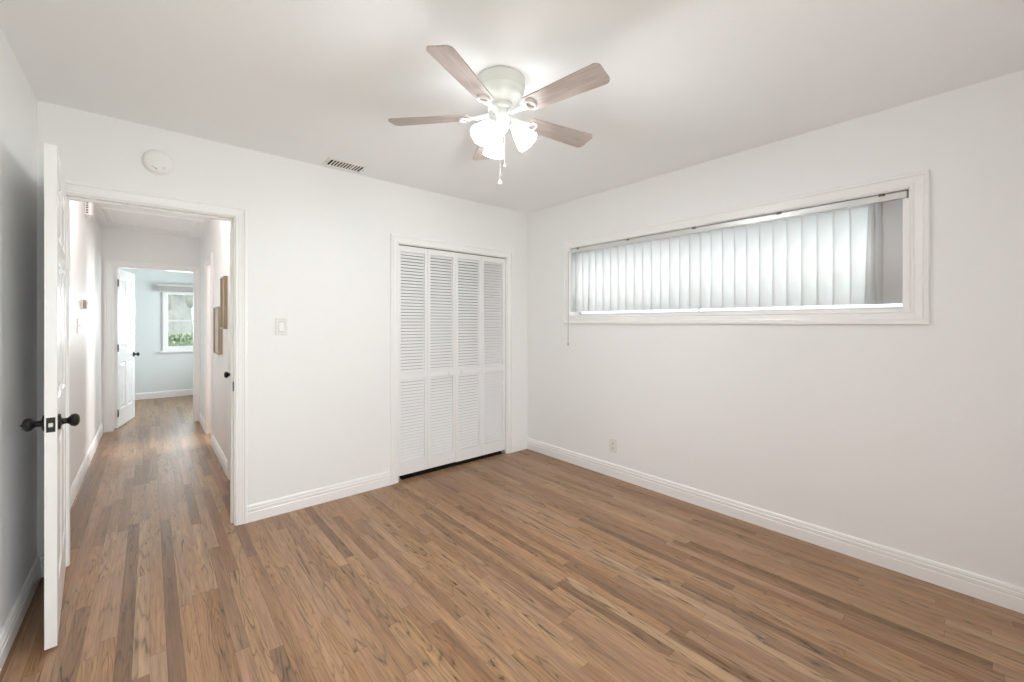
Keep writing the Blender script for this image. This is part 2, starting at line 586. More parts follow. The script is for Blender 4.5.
# baseboards
cw = 0.065
bm = new(); baseboard(bm, (XL, YF), (XL, YB), (1, 0)); struct('baseboard_left', bm, M['trim'], 'white baseboard along the left wall behind the door', 'baseboard')
bm = new(); baseboard(bm, (DX1 + cw, YB), (KX0 - cw, YB), (0, -1)); baseboard(bm, (KX1 + cw, YB), (XR, YB), (0, -1)); baseboard(bm, (XL, YB), (DX0 - cw, YB), (0, -1))
struct('baseboard_back', bm, M['trim'], 'white baseboard along the back wall beside the closet', 'baseboard')
bm = new(); baseboard(bm, (XR, YB), (XR, YF), (-1, 0)); struct('baseboard_right', bm, M['trim'], 'white baseboard along the right wall under the long window', 'baseboard')
bm = new(); baseboard(bm, (XL, YB + T), (XL, YE), (1, 0)); struct('baseboard_hall_left', bm, M['trim'], 'white baseboard along the left side of the hallway', 'baseboard')
bm = new(); baseboard(bm, (HX, LY1 + 0.065), (HX, SY0 - 0.065), (-1, 0)); baseboard(bm, (HX, SY1 + 0.065), (HX, YE), (-1, 0)); struct('baseboard_hall_right', bm, M['trim'], 'white baseboard along the right side of the hallway', 'baseboard')
bm = new(); baseboard(bm, (-1.6, YFAR), (1.9, YFAR), (0, -1)); struct('baseboard_far', bm, M['trim'], 'white baseboard under the far room window', 'baseboard')

# door and closet trims
pb = lambda a, z, d: (a, YB - d, z)            # on the back wall
pb2 = lambda a, z, d: (a, YB + T + d, z)       # hall side of the back wall
pr = lambda a, z, d: (XR - d, a, z)            # on the right wall


def jamb(bm, a0, a1, h, y0, y1, t=0.006):
    bx(bm, a0, a0 + t, y0, y1, 0, h); bx(bm, a1 - t, a1, y0, y1, 0, h); bx(bm, a0, a1, y0, y1, h - t, h)


bm = new()
sweep_frame(bm, DX0, DX1, 0, DZ, casing_prof(cw), pb, False)
sweep_frame(bm, DX0, DX1, 0, DZ, casing_prof(cw), pb2, False)
jamb(bm, DX0, DX1, DZ, YB - 0.002, YB + T + 0.002)
ys = YB + 0.045
bx(bm, DX0 + 0.006, DX0 + 0.017, ys, ys + 0.035, 0, DZ - 0.006); bx(bm, DX1 - 0.017, DX1 - 0.006, ys, ys + 0.035, 0, DZ - 0.006); bx(bm, DX0 + 0.017, DX1 - 0.017, ys, ys + 0.035, DZ - 0.017, DZ - 0.006)
t1 = struct('trim_1', bm, M['trim'], 'white casing and jamb of the doorway to the hallway', 'door trim')
bm = new()
bx(bm, DX1 - 0.0085, DX1 - 0.0055, YB + 0.006, YB + 0.040, 0.862, 0.922, 0.001)
lathe(bm, [(0.0, -0.004), (0.010, -0.004), (0.010, 0.0005), (0.0, 0.0005)], 12, Matrix.Translation((DX1 - 0.009, YB + 0.014, 0.892)) @ Matrix.Rotation(-PI / 2, 4, 'Y'))
o = obj('strike_plate', bm, M['black'], t1); o['label'] = 'black strike plate on the right jamb'

bm = new()
sweep_frame(bm, KX0, KX1, 0, KZ, casing_prof(0.065), pb, False)
jamb(bm, KX0, KX1, KZ, YB - 0.002, YB + T + 0.002)
t2 = struct('trim_2', bm, M['trim'], 'white casing around the louvered closet opening', 'closet trim')
bm = new(); bx(bm, KX0 + 0.006, KX1 - 0.006, YB + 0.02, YB + 0.05, 1.9450, KZ - 0.006); obj('track', bm, M['bronze'], t2)['label'] = 'dark metal track under the closet header'
for xx in (KX0 + 0.022, KX1 - 0.022):
    bm = new(); bx(bm, xx - 0.016, xx + 0.016, YB + 0.012, YB + 0.045, 0.0, 0.012, 0.002); bx(bm, xx - 0.005, xx + 0.005, YB + 0.022, YB + 0.032, 0.010, 0.034); obj('pivot_bracket', bm, M['brass'], t2)

bm = new()
sweep_frame(bm, EX0, EX1, 0, EZ, casing_prof(0.076), lambda a, z, d: (a, YE - d, z), False)
jamb(bm, EX0, EX1, EZ, YE - 0.002, YE + T + 0.002, 0.01)
struct('trim_3', bm, M['trim'], 'white casing of the doorway at the end of the hallway', 'door trim')
bm = new()
sweep_frame(bm, SY0, SY1, 0, 1.99, casing_prof(0.065), lambda a, z, d: (HX - d, a, z), False)
bx(bm, HX - 0.002, HX + T + 0.002, SY1 - 0.006, SY1, 0, 1.99); bx(bm, HX - 0.002, HX + T + 0.002, SY0, SY0 + 0.006, 0, 1.99); bx(bm, HX, HX + T, SY0, SY1, 1.984, 1.99)
struct('trim_4', bm, M['trim'], 'white casing of the side doorway far down the hallway on the right', 'door trim')
bm = new()
sweep_frame(bm, LY0, LY1, 0, 1.99, casing_prof(0.065), lambda a, z, d: (HX - d, a, z), False)
struct('trim_5', bm, M['trim'], 'white casing around the hallway side door near the picture frames', 'door trim')

# ------------------------------------------------------------------ panelled doors


def door_leaf(wd, ht, th=0.035):
    """six-panel leaf: x 0..wd from the hinge, z 0..ht, y -th/2..th/2"""
    bm = new()
    st, mul = 0.105, 0.085
    cx = wd / 2
    cols = [(st, cx - mul / 2), (cx + mul / 2, wd - st)]
    rows = [(0.215, 0.805), (0.975, 1.545), (1.635, ht - 0.105)]
    xs = sorted({0, wd, *[v for c in cols for v in c]})
    zs = sorted({0, ht, *[v for r in rows for v in r]})
    for s in (-1, 1):
        P = lambda x, z, d: bm.verts.new((x, s * (th / 2 - d), z))
        for i in range(len(xs) - 1):
            for k in range(len(zs) - 1):
                a0, a1, b0, b1 = xs[i], xs[i + 1], zs[k], zs[k + 1]
                if (a0, a1) in cols and (b0, b1) in rows:
                    rings = []
                    for ins, d in ((0, 0), (0.004, 0.003), (0.013, 0.010), (0.022, 0.010), (0.048, 0.002)):
                        rings.append([P(a0 + ins, b0 + ins, d), P(a1 - ins, b0 + ins, d), P(a1 - ins, b1 - ins, d), P(a0 + ins, b1 - ins, d)])
                    for q, r in zip(rings, rings[1:]):
                        for n in range(4):
                            m_ = (n + 1) % 4
                            bm.faces.new((q[n], q[m_], r[m_], r[n]))
                    bm.faces.new(rings[-1])
                else:
                    bm.faces.new((P(a0, b0, 0), P(a1, b0, 0), P(a1, b1, 0), P(a0, b1, 0)))
    h = th / 2
    for a, b in (((0, 0), (wd, 0)), ((wd, 0), (wd, ht)), ((wd, ht), (0, ht)), ((0, ht), (0, 0))):
        bm.faces.new([bm.verts.new(p) for p in ((a[0], -h, a[1]), (b[0], -h, b[1]), (b[0], h, b[1]), (a[0], h, a[1]))])
    bmesh.ops.remove_doubles(bm, verts=bm.verts[:], dist=0.00005)
    return bm


def knob_bm(mtx, keyed=False):
    """round knob with rosette, projecting along local +Z"""
    bm = new()
    lathe(bm, [(0, 0), (0.033, 0), (0.033, 0.004), (0.030, 0.008), (0.016, 0.010), (0.0125, 0.013), (0.0115, 0.026), (0.016, 0.031), (0.0235, 0.037), (0.0262, 0.045), (0.0262, 0.050), (0.022, 0.057), (0.013, 0.0615), (0, 0.0625)], 28, mtx)
    if keyed:
        lathe(bm, [(0.006, 0.062), (0.006, 0.064), (0.003, 0.064), (0.003, 0.068), (0, 0.068)], 12, mtx)
    return bm


def place_door(name, label, hinge, tip, z0, wd, ht, knob_z, sides=(1, -1), keyed=None, plate=True, hinges=False):
    """leaf whose middle plane runs from hinge to tip (both floor points)"""
    d = Vector((tip[0] - hinge[0], tip[1] - hinge[1], 0)).normalized()
    n = Vector((-d.y, d.x, 0))
    mtx = Matrix(((d.x, n.x, 0, hinge[0]), (d.y, n.y, 0, hinge[1]), (0, 0, 1, z0), (0, 0, 0, 1)))
    bm = door_leaf(wd, ht)
    bmesh.ops.transform(bm, matrix=mtx, verts=bm.verts[:])
    leaf = obj(name, bm, M['door'], None, origin=(hinge[0], hinge[1], z0))
    tag(leaf, label, 'door', None, 'structure')
    for s in sides:
        km = mtx @ Matrix.Translation((wd - 0.062, s * 0.0175, knob_z - z0)) @ Matrix.Rotation(-s * PI / 2, 4, 'X')
        o = obj('door_knob', knob_bm(km, keyed == s), M['black'], leaf, smooth='auto')
        o['label'] = 'black round knob'
    if plate:
        bm = new()
        bx(bm, -0.0015, 0.0015, -0.0125, 0.0125, -0.029, 0.029, 0.0008)
        lathe(bm, [(0, 0.001), (0.009, 0.001), (0.009, 0.003), (0, 0.003)], 14, Matrix.Rotation(PI / 2, 4, 'Y'))
        bmesh.ops.transform(bm, matrix=mtx @ Matrix.Translation((wd, 0, knob_z - z0)), verts=bm.verts[:])
        pl = obj('latch_plate', bm, M['black'], leaf)
        pl['label'] = 'black latch plate on the door edge'
        bm = new()
        bx(bm, 0, 0.010, -0.007, 0.007, -0.0085, 0.0085, 0.003)
        bmesh.ops.transform(bm, matrix=mtx @ Matrix.Translation((wd + 0.001, 0, knob_z - z0)), verts=bm.verts[:])
        obj('latch_bolt', bm, M['brass'], pl)['label'] = 'steel latch bolt'
    if hinges:
        for hz in (0.18, ht / 2, ht - 0.18):
            bm = new()
            tube(bm, [mtx @ Vector((-0.006, -0.0215, hz - 0.045)), mtx @ Vector((-0.006, -0.0215, hz + 0.045))], 0.006, 10)
            v = bx(bm, 0.0005, 0.035, -0.0195, -0.0175, hz - 0.044, hz + 0.044)
            for q in v:
                q.co = mtx @ q.co
            obj('hinge', bm, M['bronze'], leaf)['label'] = 'dark metal hinge'
    return leaf


# bedroom door, swung open against the left wall
place_door('door_1', 'white panelled bedroom door standing open at the left with black knobs', (-0.352, 3.194), (-0.298, 2.455), 0.012, 0.740, 1.998, 0.897, keyed=-1)
# far room's door, swung open into the far room
place_door('door_2', 'white panelled door standing open into the far room past the hallway', (-0.316, 7.075), (-0.168, 7.835), 0.012, 0.735, 1.965, 0.878, hinges=True)
# side door of the hallway, shut
place_door('door_3', 'closed white side door on the hallway right wall beside the near doorway jamb', (HX + 0.0235, LY0 + 0.006), (HX + 0.0235, LY1 - 0.006), 0.01, LY1 - LY0 - 0.012, 1.972, 0.882, sides=(1,), plate=False)

# ------------------------------------------------------------------ louvered bifold closet doors


def louver_panel(x0, x1, z0, z1, yc):
    bm = new()
    th, st = 0.028, 0.026
    y0, y1 = yc - th / 2, yc + th / 2
    bx(bm, x0, x0 + st, y0, y1, z0, z1, 0.0015); bx(bm, x1 - st, x1, y0, y1, z0, z1, 0.0015)
    rails = [(z0, z0 + 0.108), (0.834, 0.886), (z1 - 0.048, z1)]
    for a, b in rails:
        bx(bm, x0 + st, x1 - st, y0 + 0.001, y1 - 0.001, a, b)
    pitch = 0.0267
    for za, zb in ((rails[0][1], rails[1][0]), (rails[1][1], rails[2][0])):
        n = round((zb - za) / pitch)
        p = (zb - za) / n
        for i in range(n):
            zc = za + (i + 0.5) * p
            # slat leans out at the bottom, in at the top
            hh, hy, t = 0.0113, 0.0047, 0.0032
            q = [(-hy, -hh), (-hy + 0.001, -hh + 2 * t * .7), (hy, hh), (hy - 0.001, hh - 2 * t * .7)]
            a = [bm.verts.new((x0 + st, yc + dy, zc + dz)) for dy, dz in q]
            b = [bm.verts.new((x1 - st, yc + dy, zc + dz)) for dy, dz in q]
            for k in range(4):
                l = (k + 1) % 4
                bm.faces.new((a[k], a[l], b[l], b[k]))
            bm.faces.new(a[::-1]); bm.faces.new(b)
    return bm


yk = YB + 0.032
px = [KX0 + 0.009, 1.819, 2.106, 2.400, KX1 - 0.008]
for pair, (i0, zb, lab) in enumerate(((0, 0.040, 'white louvered bifold closet door nearer the hallway doorway, left pair of leaves'), (2, 0.036, 'white louvered bifold closet door nearer the window wall, right pair of leaves'))):
    root = thing('bifold_door', lab, 'closet door', (px[i0], yk, 0), 'bifold closet doors', 'thing')
    for j in (0, 1):
        a, b = px[i0 + j] + 0.0015, px[i0 + j + 1] - 0.0015
        p = obj('louvered_leaf', louver_panel(a, b, zb, 1.9440, yk), M['louver'], root)
        if (pair, j) in ((0, 1), (1, 0)):
            kx = 2.036 if pair == 0 else 2.170
            bm = new()
            lathe(bm, [(0, 0), (0.010, 0), (0.008, 0.004), (0.006, 0.010), (0.010, 0.016), (0.015, 0.020), (0.016, 0.025), (0.012, 0.029), (0, 0.030)], 20, Matrix.Translation((kx, yk - 0.013, 0.853)) @ Matrix.Rotation(PI / 2, 4, 'X'))
            obj('knob', bm, M['white_plastic'], p, smooth='auto')['label'] = 'small white round knob'
        for hz in ((0.25, 1.0, 1.75) if j == 0 else ()):
            bm = new(); tube(bm, [(b + 0.0015, yk + 0.016, hz - 0.03), (b + 0.0015, yk + 0.016, hz + 0.03)], 0.0035, 8); obj('hinge', bm, M['brass'], p)

# ------------------------------------------------------------------ long window in the right wall
bm = new()
sweep_frame(bm, WY0, WY1, WZ0, WZ1, casing_prof(0.072, 0.020), pr, True)
win1 = struct('window_1', bm, M['trim'], 'long high window in the right wall behind vertical blinds', 'window')
bm = new()
bx(bm, XR - 0.001, XR + T, WY0, WY0 + 0.006, WZ0, WZ1); bx(bm, XR - 0.001, XR + T, WY1 - 0.006, WY1, WZ0, WZ1); bx(bm, XR - 0.001, XR + T, WY0, WY1, WZ1 - 0.004, WZ1)
bx(bm, XR + 0.003, XR + 0.017, WY0 + 0.006, WY0 + 0.030, WZ0 + 0.010, 1.950); bx(bm, XR + 0.002, XR + 0.018, WY0 + 0.006, WY0 + 0.031, WZ0 + 0.030, WZ0 + 0.042)
obj('window_jamb', bm, M['trim'], win1)
bm = new(); bx(bm, XR - 0.012, XR + T, WY0, WY1, WZ0 - 0.012, WZ0 + 0.010, 0.002)
obj('window_sill', bm, M['trim'], win1)
xg = XR + 0.098
for k, (a, b) in enumerate(((WY0 + 0.006, 1.456), (1.444, WY1 - 0.006))):
    f = new(); z0, z1 = WZ0 + 0.010, WZ1 - 0.004
    xo = xg + 0.016 * k
    sl, sr = ((0.035, 0.012), (0.012, 0.035))[k]
    bx(f, xo, xo + 0.014, a, a + sl, z0, z1); bx(f, xo, xo + 0.014, b - sr, b, z0, z1)
    bx(f, xo, xo + 0.014, a + sl, b - sr, z0, z0 + 0.014); bx(f, xo, xo + 0.014, a + sl, b - sr, z1 - 0.035, z1)
    s = obj('sash', f, M['rail_metal'], win1)
    g = new(); bx(g, xo + 0.005, xo + 0.009, a + sl - 0.002, b - sr + 0.002, z0 + 0.012, z1 - 0.033); obj('pane', g, M['glass'], s)

# vertical blind hanging inside the window opening
xv = XR + 0.046
bl = thing('vertical_blind', 'white vertical vane blind drawn across the long high window', 'blind', (xv, (WY0 + WY1) / 2, WZ0))
bm = new()
bx(bm, xv - 0.040, xv + 0.006, WY0 + 0.010, WY1 - 0.010, 1.955, 1.990, 0.003)
bx(bm, xv - 0.026, xv - 0.008, WY0 + 0.010, WY1 - 0.010, 1.950, 1.956)
hr = obj('headrail', bm, M['rail_metal'], bl)
hr['label'] = 'pale grey metal headrail'
for yy in (0.412, 0.90, 1.442, 1.996, 2.53):
    bm = new(); bx(bm, xv - 0.0435, xv - 0.038, yy - 0.014, yy + 0.014, 1.982, 1.995, 0.001); obj('clip', bm, M['grey_slot'], hr)
bm = new(); bx(bm, xv - 0.0425, xv + 0.008, WY0 + 0.007, WY0 + 0.014, 1.950, 1.992, 0.001); obj('end_cap', bm, M['grey_slot'], hr)


def vane(yc, ang, xoff=0.0, lean=0.0, z0=1.404, z1=1.951):
    """ang: turn from flat against the window (degrees); positive brings the far edge to the room"""
    bm = new()
    wd, sag, th, n = 0.089, 0.006, 0.0009, 8
    a = math.radians(ang)
    grid = []
    for z in (z0, z1):
        fr, bk = [], []
        for i in range(n + 1):
            u = (i / n - 0.5)
            lx = -sag * (1 - 4 * u * u) + sag * .5
            for lst, t in ((fr, -th / 2), (bk, th / 2)):
                X, Y = lx + t, u * wd
                rx = X * math.cos(a) - Y * math.sin(a)
                ry = X * math.sin(a) + Y * math.cos(a)
                lst.append(bm.verts.new((xv - 0.016 + xoff + rx, yc + ry + lean * (1 - (z - z0) / (z1 - z0)), z)))
        grid.append((fr, bk))
    (f0, b0), (f1, b1) = grid
    for i in range(n):
        bm.faces.new((f0[i], f0[i + 1], f1[i + 1], f1[i]))
        bm.faces.new((b0[i + 1], b0[i], b1[i], b1[i + 1]))
        bm.faces.new((f0[i], b0[i], b0[i + 1], f0[i + 1]))
        bm.faces.new((f1[i + 1], b1[i + 1], b1[i], f1[i]))
    bm.faces.new((f0[0], f1[0], b1[0], b0[0])); bm.faces.new((f0[n], b0[n], b1[n], f1[n]))
    # hook that carries the vane
    bx(bm, xv - 0.020, xv - 0.014, yc - 0.006, yc + 0.006, z1 - 0.004, 1.956)
    return bm


vy = 0.511
k = 0
while vy < 2.62:
    ang = 31 + random.uniform(-3, 3)
    lean = 0.0
    if k == 25:
        ang, lean = 38, -0.012
    if k == 24:
        ang, lean = 20, 0.010
    obj('vane', vane(min(vy, 2.575), ang, 0, lean), M['vane'], bl, smooth=True)
    vy += 0.0775
    k += 1
for yc, ang, xo, ln in ((0.367, 3, -0.012, 0), (0.376, 2, 0.002, 0), (0.385, 1, 0.012, 0), (0.408, 52, 0.004, 0.0), (0.425, 58, 0.004, 0.010), (0.440, 56, 0.006, 0.018)):
    obj('vane', vane(yc, ang, xo, ln), M['vane'], bl, smooth=True)
bm = new()
tube(bm, [(XR - 0.024, 2.618, 1.965), (XR - 0.026, 2.620, 1.60), (XR - 0.026, 2.622, 1.115)], 0.0022, 8)
tube(bm, [(xv - 0.030, 2.610, 1.972), (XR - 0.024, 2.618, 1.965)], 0.0022, 8)
lathe(bm, [(0, 0), (0.005, 0.002), (0.006, 0.018), (0.003, 0.028), (0, 0.029)], 12, Matrix.Translation((XR - 0.026, 2.622, 1.092)))
o = obj('pull_cord', bm, M['cord'], bl); o['label'] = 'thin pull cord hanging below the window corner'

# ------------------------------------------------------------------ far room window
bm = new()
pf = lambda a, z, d: (a, YFAR - d, z)
sweep_frame(bm, FX0, FX1, FZ0, FZ1, casing_prof(0.05, 0.018), pf, True)
win2 = struct('window_2', bm, M['trim'], 'double hung window in the far room looking onto hedge and tree', 'window')
bm = new(); bx(bm, FX0 - 0.09, FX1 + 0.09, YFAR - 0.045, YFAR + 0.05, FZ0 - 0.062, FZ0 - 0.035, 0.003); bx(bm, FX0, FX1, YFAR, YFAR + T, FZ0 - 0.01, FZ0 + 0.012); obj('window_sill', bm, M['trim'], win2)
for zz0, zz1, yo in ((FZ0 + 0.012, 1.362, 0.035), (1.325, FZ1, 0.065)):
    f = new()
    bx(f, FX0, FX0 + 0.030, YFAR + yo, YFAR + yo + 0.028, zz0, zz1); bx(f, FX1 - 0.030, FX1, YFAR + yo, YFAR + yo + 0.028, zz0, zz1)
    bx(f, FX0 + 0.03, FX1 - 0.03, YFAR + yo, YFAR + yo + 0.028, zz0, zz0 + 0.034); bx(f, FX0 + 0.03, FX1 - 0.03, YFAR + yo, YFAR + yo + 0.028, zz1 - 0.034, zz1)
    s = obj('sash', f, M['trim'], win2)
    g = new(); bx(g, FX0 + 0.028, FX1 - 0.028, YFAR + yo + 0.012, YFAR + yo + 0.016, zz0 + 0.03, zz1 - 0.03); obj('pane', g, M['glass'], s)
fb = thing('horizontal_blind', 'grey blind raised in a bundle at the top of the far room window', 'blind', (0.63, YFAR - 0.05, 1.85))
bm = new(); bx(bm, 0.10, 1.17, YFAR - 0.075, YFAR - 0.025, 1.945, 1.985, 0.003); obj('headrail', bm, M['rail_metal'], fb)
bm = new()
for i in range(14):
    z = 1.860 + i * 0.006
    bx(bm, 0.11, 1.16, YFAR - 0.075, YFAR - 0.027, z, z + 0.0035)
bx(bm, 0.11, 1.16, YFAR - 0.073, YFAR - 0.029, 1.842, 1.857, 0.002)
obj('slat_bundle', bm, M['ivory_plastic'], fb)

# unseen rear and far room side windows, added to let daylight in: plain frames
bm = new()
sweep_frame(bm, RX0, RX1, RZ0, RZ1, casing_prof(0.07), lambda a, z, d: (a, YF + d, z), True)
bx(bm, RX0, RX0 + 0.05, YF - 0.10, YF - 0.06, RZ0, RZ1); bx(bm, RX1 - 0.05, RX1, YF - 0.10, YF - 0.06, RZ0, RZ1); bx(bm, RX0, RX1, YF - 0.10, YF - 0.06, RZ0, RZ0 + 0.05); bx(bm, RX0, RX1, YF - 0.10, YF - 0.06, RZ1 - 0.05, RZ1); bx(bm, 0.70, 0.74, YF - 0.10, YF - 0.06, RZ0, RZ1)
w3 = struct('added_rear_window', bm, M['trim'], 'wide glazed opening added behind the viewer as a daylight source', 'window')
bm = new(); bx(bm, RX0 + 0.045, RX1 - 0.045, YF - 0.082, YF - 0.078, RZ0 + 0.045, RZ1 - 0.045); obj('pane', bm, M['glass'], w3)
bm = new()
sweep_frame(bm, 7.7, 9.1, 0.8, 1.9, casing_prof(0.06), lambda a, z, d: (1.9 - d, a, z), True)
bx(bm, 1.95, 1.98, 7.7, 9.1, 1.33, 1.37)
w4 = struct('added_side_window', bm, M['trim'], 'unseen side window of the far room, added as a daylight source', 'window')
bm = new(); bx(bm, 1.963, 1.967, 7.7, 9.1, 0.8, 1.9); obj('pane', bm, M['glass'], w4)

# ------------------------------------------------------------------ ceiling fan
FC = Vector((1.247, 1.527, 0))
tr = Matrix.Translation
CAMA = -40.758
fan = thing('ceiling_fan', 'white flush mount ceiling fan with five whitewashed blades and three lit glass shades', 'ceiling fan', (FC.x, FC.y, 2.44))
bm = new()
lathe(bm, [(0, 2.440), (0.107, 2.440), (0.107, 2.4365), (0.1135, 2.4355), (0.1135, 2.406), (0.1115, 2.402), (0.1090, 2.384), (0.1045, 2.380), (0.1015, 2.364), (0.095, 2.354), (0.087, 2.345), (0.074, 2.335), (0.064, 2.326), (0.061, 2.320), (0, 2.320)], 48, tr((FC.x, FC.y, 0)))
obj('motor_housing', bm, M['fan_white'], fan, smooth='auto')
bm = new()
lathe(bm, [(0, 2.322), (0.056, 2.322), (0.062, 2.316), (0.062, 2.300), (0.056, 2.293), (0, 2.293)], 40, tr((FC.x, FC.y, 0)))
obj('flywheel', bm, M['fan_white'], fan, smooth='auto')
bm = new()
lathe(bm, [(0, 2.294), (0.046, 2.294), (0.0475, 2.286), (0.050, 2.280), (0.050, 2.240), (0.044, 2.226), (0.034, 2.216), (0.030, 2.200), (0.016, 2.190), (0.010, 2.176), (0, 2.174)], 40, tr((FC.x, FC.y, 0)))
sw_h = obj('switch_housing', bm, M['fan_white'], fan, smooth='auto')
for i in range(4):
    a = 2 * PI * i / 4 + 0.2
    p = FC + Vector((0.0505 * math.cos(a), 0.0505 * math.sin(a), 2.262))
    bm = new()
    lathe(bm, [(0, 0.0015), (0.003, 0.001), (0.003, -0.003), (0, -0.003)], 8, tr(p) @ Matrix.Rotation(a, 4, 'Z') @ Matrix.Rotation(PI / 2, 4, 'Y'))
    obj('screw', bm, M['grey_slot'], sw_h)

zb = 2.272
for kb in range(5):
    ang = math.radians((32.0, 103.5, 172.5, 246.7, 320.3)[kb] + CAMA)
    base = tr((FC.x, FC.y, zb)) @ Matrix.Rotation(ang, 4, 'Z')
    mb = base @ Matrix.Rotation(math.radians(-12), 4, 'X')
    # blade outline: root narrow, tip wide, rounded corners
    out = []
    r0, r1, w0, w1 = 0.150, 0.538, 0.044, 0.0585

    def corner(cx, cy, r, a0, a1, n=6):
        return [(cx + r * math.cos(a0 + (a1 - a0) * i / n), cy + r * math.sin(a0 + (a1 - a0) * i / n)) for i in range(n + 1)]
    out += corner(r1 - 0.026, -w1 + 0.026, 0.026, -PI / 2, -0.10)
    out += corner(r1 - 0.026, w1 - 0.026, 0.026, 0.10, PI / 2)
    out += corner(r0 + 0.018, w0 - 0.018, 0.018, PI / 2, PI)
    out += corner(r0 + 0.018, -w0 + 0.018, 0.018, PI, 1.5 * PI)
    bm = new()
    prism(bm, out, Matrix(), 0.0, 0.006)
    blade = obj('blade', bm, M['blade_wood'])       # own frame, so the grain runs along the blade
    blade.parent = fan
    blade.matrix_basis = tr(-ROOTLOC[fan.name]) @ mb
    blade['label'] = 'pale whitewashed wood blade'
    mb = Matrix()
    # blade iron: arm from the flywheel and a medallion ring under the blade root
    bm = new()
    arm = [(0.050, 0.012), (0.085, 0.009), (0.120, 0.011), (0.140, 0.018), (0.152, 0.014)]
    pts = [(x, -y) for x, y in arm] + [(x, y) for x, y in arm[::-1]]
    prism(bm, pts, mb, -0.006, -0.0005)
    tube(bm, [mb @ Vector((0.052, 0, 0.010)), mb @ Vector((0.080, 0, 0.004)), mb @ Vector((0.125, 0, -0.003))], [0.011, 0.010, 0.009], 10)
    ring = []
    for i in range(17):
        t = 2 * PI * i / 16
        rr = 0.021 + 0.004 * math.cos(t)
        ring.append(mb @ Vector((0.172 + rr * math.cos(t), 1.25 * rr * math.sin(t), -0.008)))
    tube(bm, ring, 0.005, 8)
    iron = obj('blade_iron', bm, M['fan_white'], blade)
    iron['label'] = 'white blade bracket'

for kl in range(3):
    a = math.radians(108 + CAMA + 120 * kl)
    d = Vector((math.cos(a), math.sin(a), 0))
    axis = (d * math.sin(math.radians(40)) + Vector((0, 0, -math.cos(math.radians(40))))).normalized()
    neck = FC + d * 0.066 + Vector((0, 0, 2.212))
    q = axis.to_track_quat('Z', 'Y').to_matrix().to_4x4()
    mt = tr(neck) @ q @ Matrix.Scale(0.86, 4)
    # bell shade, open at the mouth
    bm = new()
    lathe(bm, [(0.024, 0.004), (0.026, 0.012), (0.036, 0.030), (0.045, 0.052), (0.051, 0.076), (0.056, 0.098), (0.0625, 0.112), (0.0605, 0.1125), (0.054, 0.098), (0.049, 0.076), (0.043, 0.052), (0.034, 0.030), (0.024, 0.012), (0.022, 0.004), (0.024, 0.004)], 32, mt)
    shd = obj('lamp_shade', bm, M['shade_glass'], fan, smooth=True)
    shd['label'] = 'glowing frosted glass bell shade'
    bm = new()
    lathe(bm, [(0.011, 0.012), (0.013, 0.030), (0.028, 0.056), (0.042, 0.080), (0.0445, 0.096), (0.037, 0.110), (0.020, 0.118), (0, 0.120)], 20, mt)
    obj('bulb', bm, M['bulb'], shd, smooth=True)
    bm = new()
    lathe(bm, [(0, -0.022), (0.016, -0.022), (0.022, -0.014), (0.0255, 0.0), (0.0255, 0.008), (0.021, 0.008), (0.018, 0.0), (0, 0.0)], 24, mt)
    tube(bm, [FC + d * 0.020 + Vector((0, 0, 2.214)), FC + d * 0.042 + Vector((0, 0, 2.224)), FC + d * 0.056 + Vector((0, 0, 2.220))], 0.009, 10)
    obj('lamp_holder', bm, M['fan_white'], fan, smooth='auto')
rgt = Vector((math.cos(math.radians(CAMA)), math.sin(math.radians(CAMA)), 0))
fwd = Vector((-rgt.y, rgt.x, 0))
for off, z1, big in ((rgt * 0.018 - fwd * 0.040, 2.022, 0.0055), (rgt * -0.002 - fwd * 0.050, 1.940, 0.0095)):
    bm = new()
    p = FC + off
    nb = int((2.25 - z1) / 0.009)
    tube(bm, [(p.x, p.y, 2.250), (p.x, p.y, z1 + 0.012)], 0.0009, 6)
    for i in range(nb):
        lathe(bm, [(0, -0.002), (0.0019, 0), (0, 0.002)], 6, tr((p.x, p.y, 2.248 - i * 0.009)))
    ch = obj('pull_chain', bm, M['fan_white'], fan)
    bm = new()
    lathe(bm, [(0, -big * 1.1), (big * .7, -big * .8), (big, 0), (big * .75, big * .8), (big * .35, big * 1.5), (0, big * 2.0)], 16, tr((p.x, p.y, z1)))
    obj('chain_knob', bm, M['white_plastic'], ch, smooth=True)

# ------------------------------------------------------------------ ceiling register
cv = Vector((1.068, 3.080, ZC))
ve = thing('ceiling_vent', 'white ceiling register with dark slots above the back wall', 'vent', cv)
hx, hy = 0.140, 0.088
bm = new()
ih, iv = 0.115, 0.062
prof = [(0, 0.0), (0, 0.006), (0.004, 0.008), (0.022, 0.004), (0.026, 0.0)]
pl = lambda a, z, d: (a, z, ZC - d)
sweep_frame(bm, cv.x - ih, cv.x + ih, cv.y - iv, cv.y + iv, prof, pl, True)
obj('frame', bm, M['vent_metal'], ve)
bm = new(); bx(bm, cv.x - ih, cv.x + ih, cv.y - iv, cv.y + iv, ZC - 0.0008, ZC + 0.0)
obj('backing', bm, M['dark'], ve)['label'] = 'dark opening behind the slats'
ns = 11
for i in range(1, ns):
    x = cv.x - ih + i * 2 * ih / ns
    bm = new()
    v = bx(bm, -0.0044, 0.0044, -iv, iv, -0.0008, 0.0008)
    for q in v:
        q.co = tr((x, cv.y, ZC - 0.0050)) @ Matrix.Rotation(math.radians(9), 4, 'Y') @ q.co
        q.co.z = min(q.co.z, ZC - 0.0006)
    if i == 8:
        bx(bm, x - 0.006, x + 0.006, cv.y - iv, cv.y + iv, ZC - 0.006, ZC - 0.001)
    obj('slat', bm, M['vent_metal'], ve)
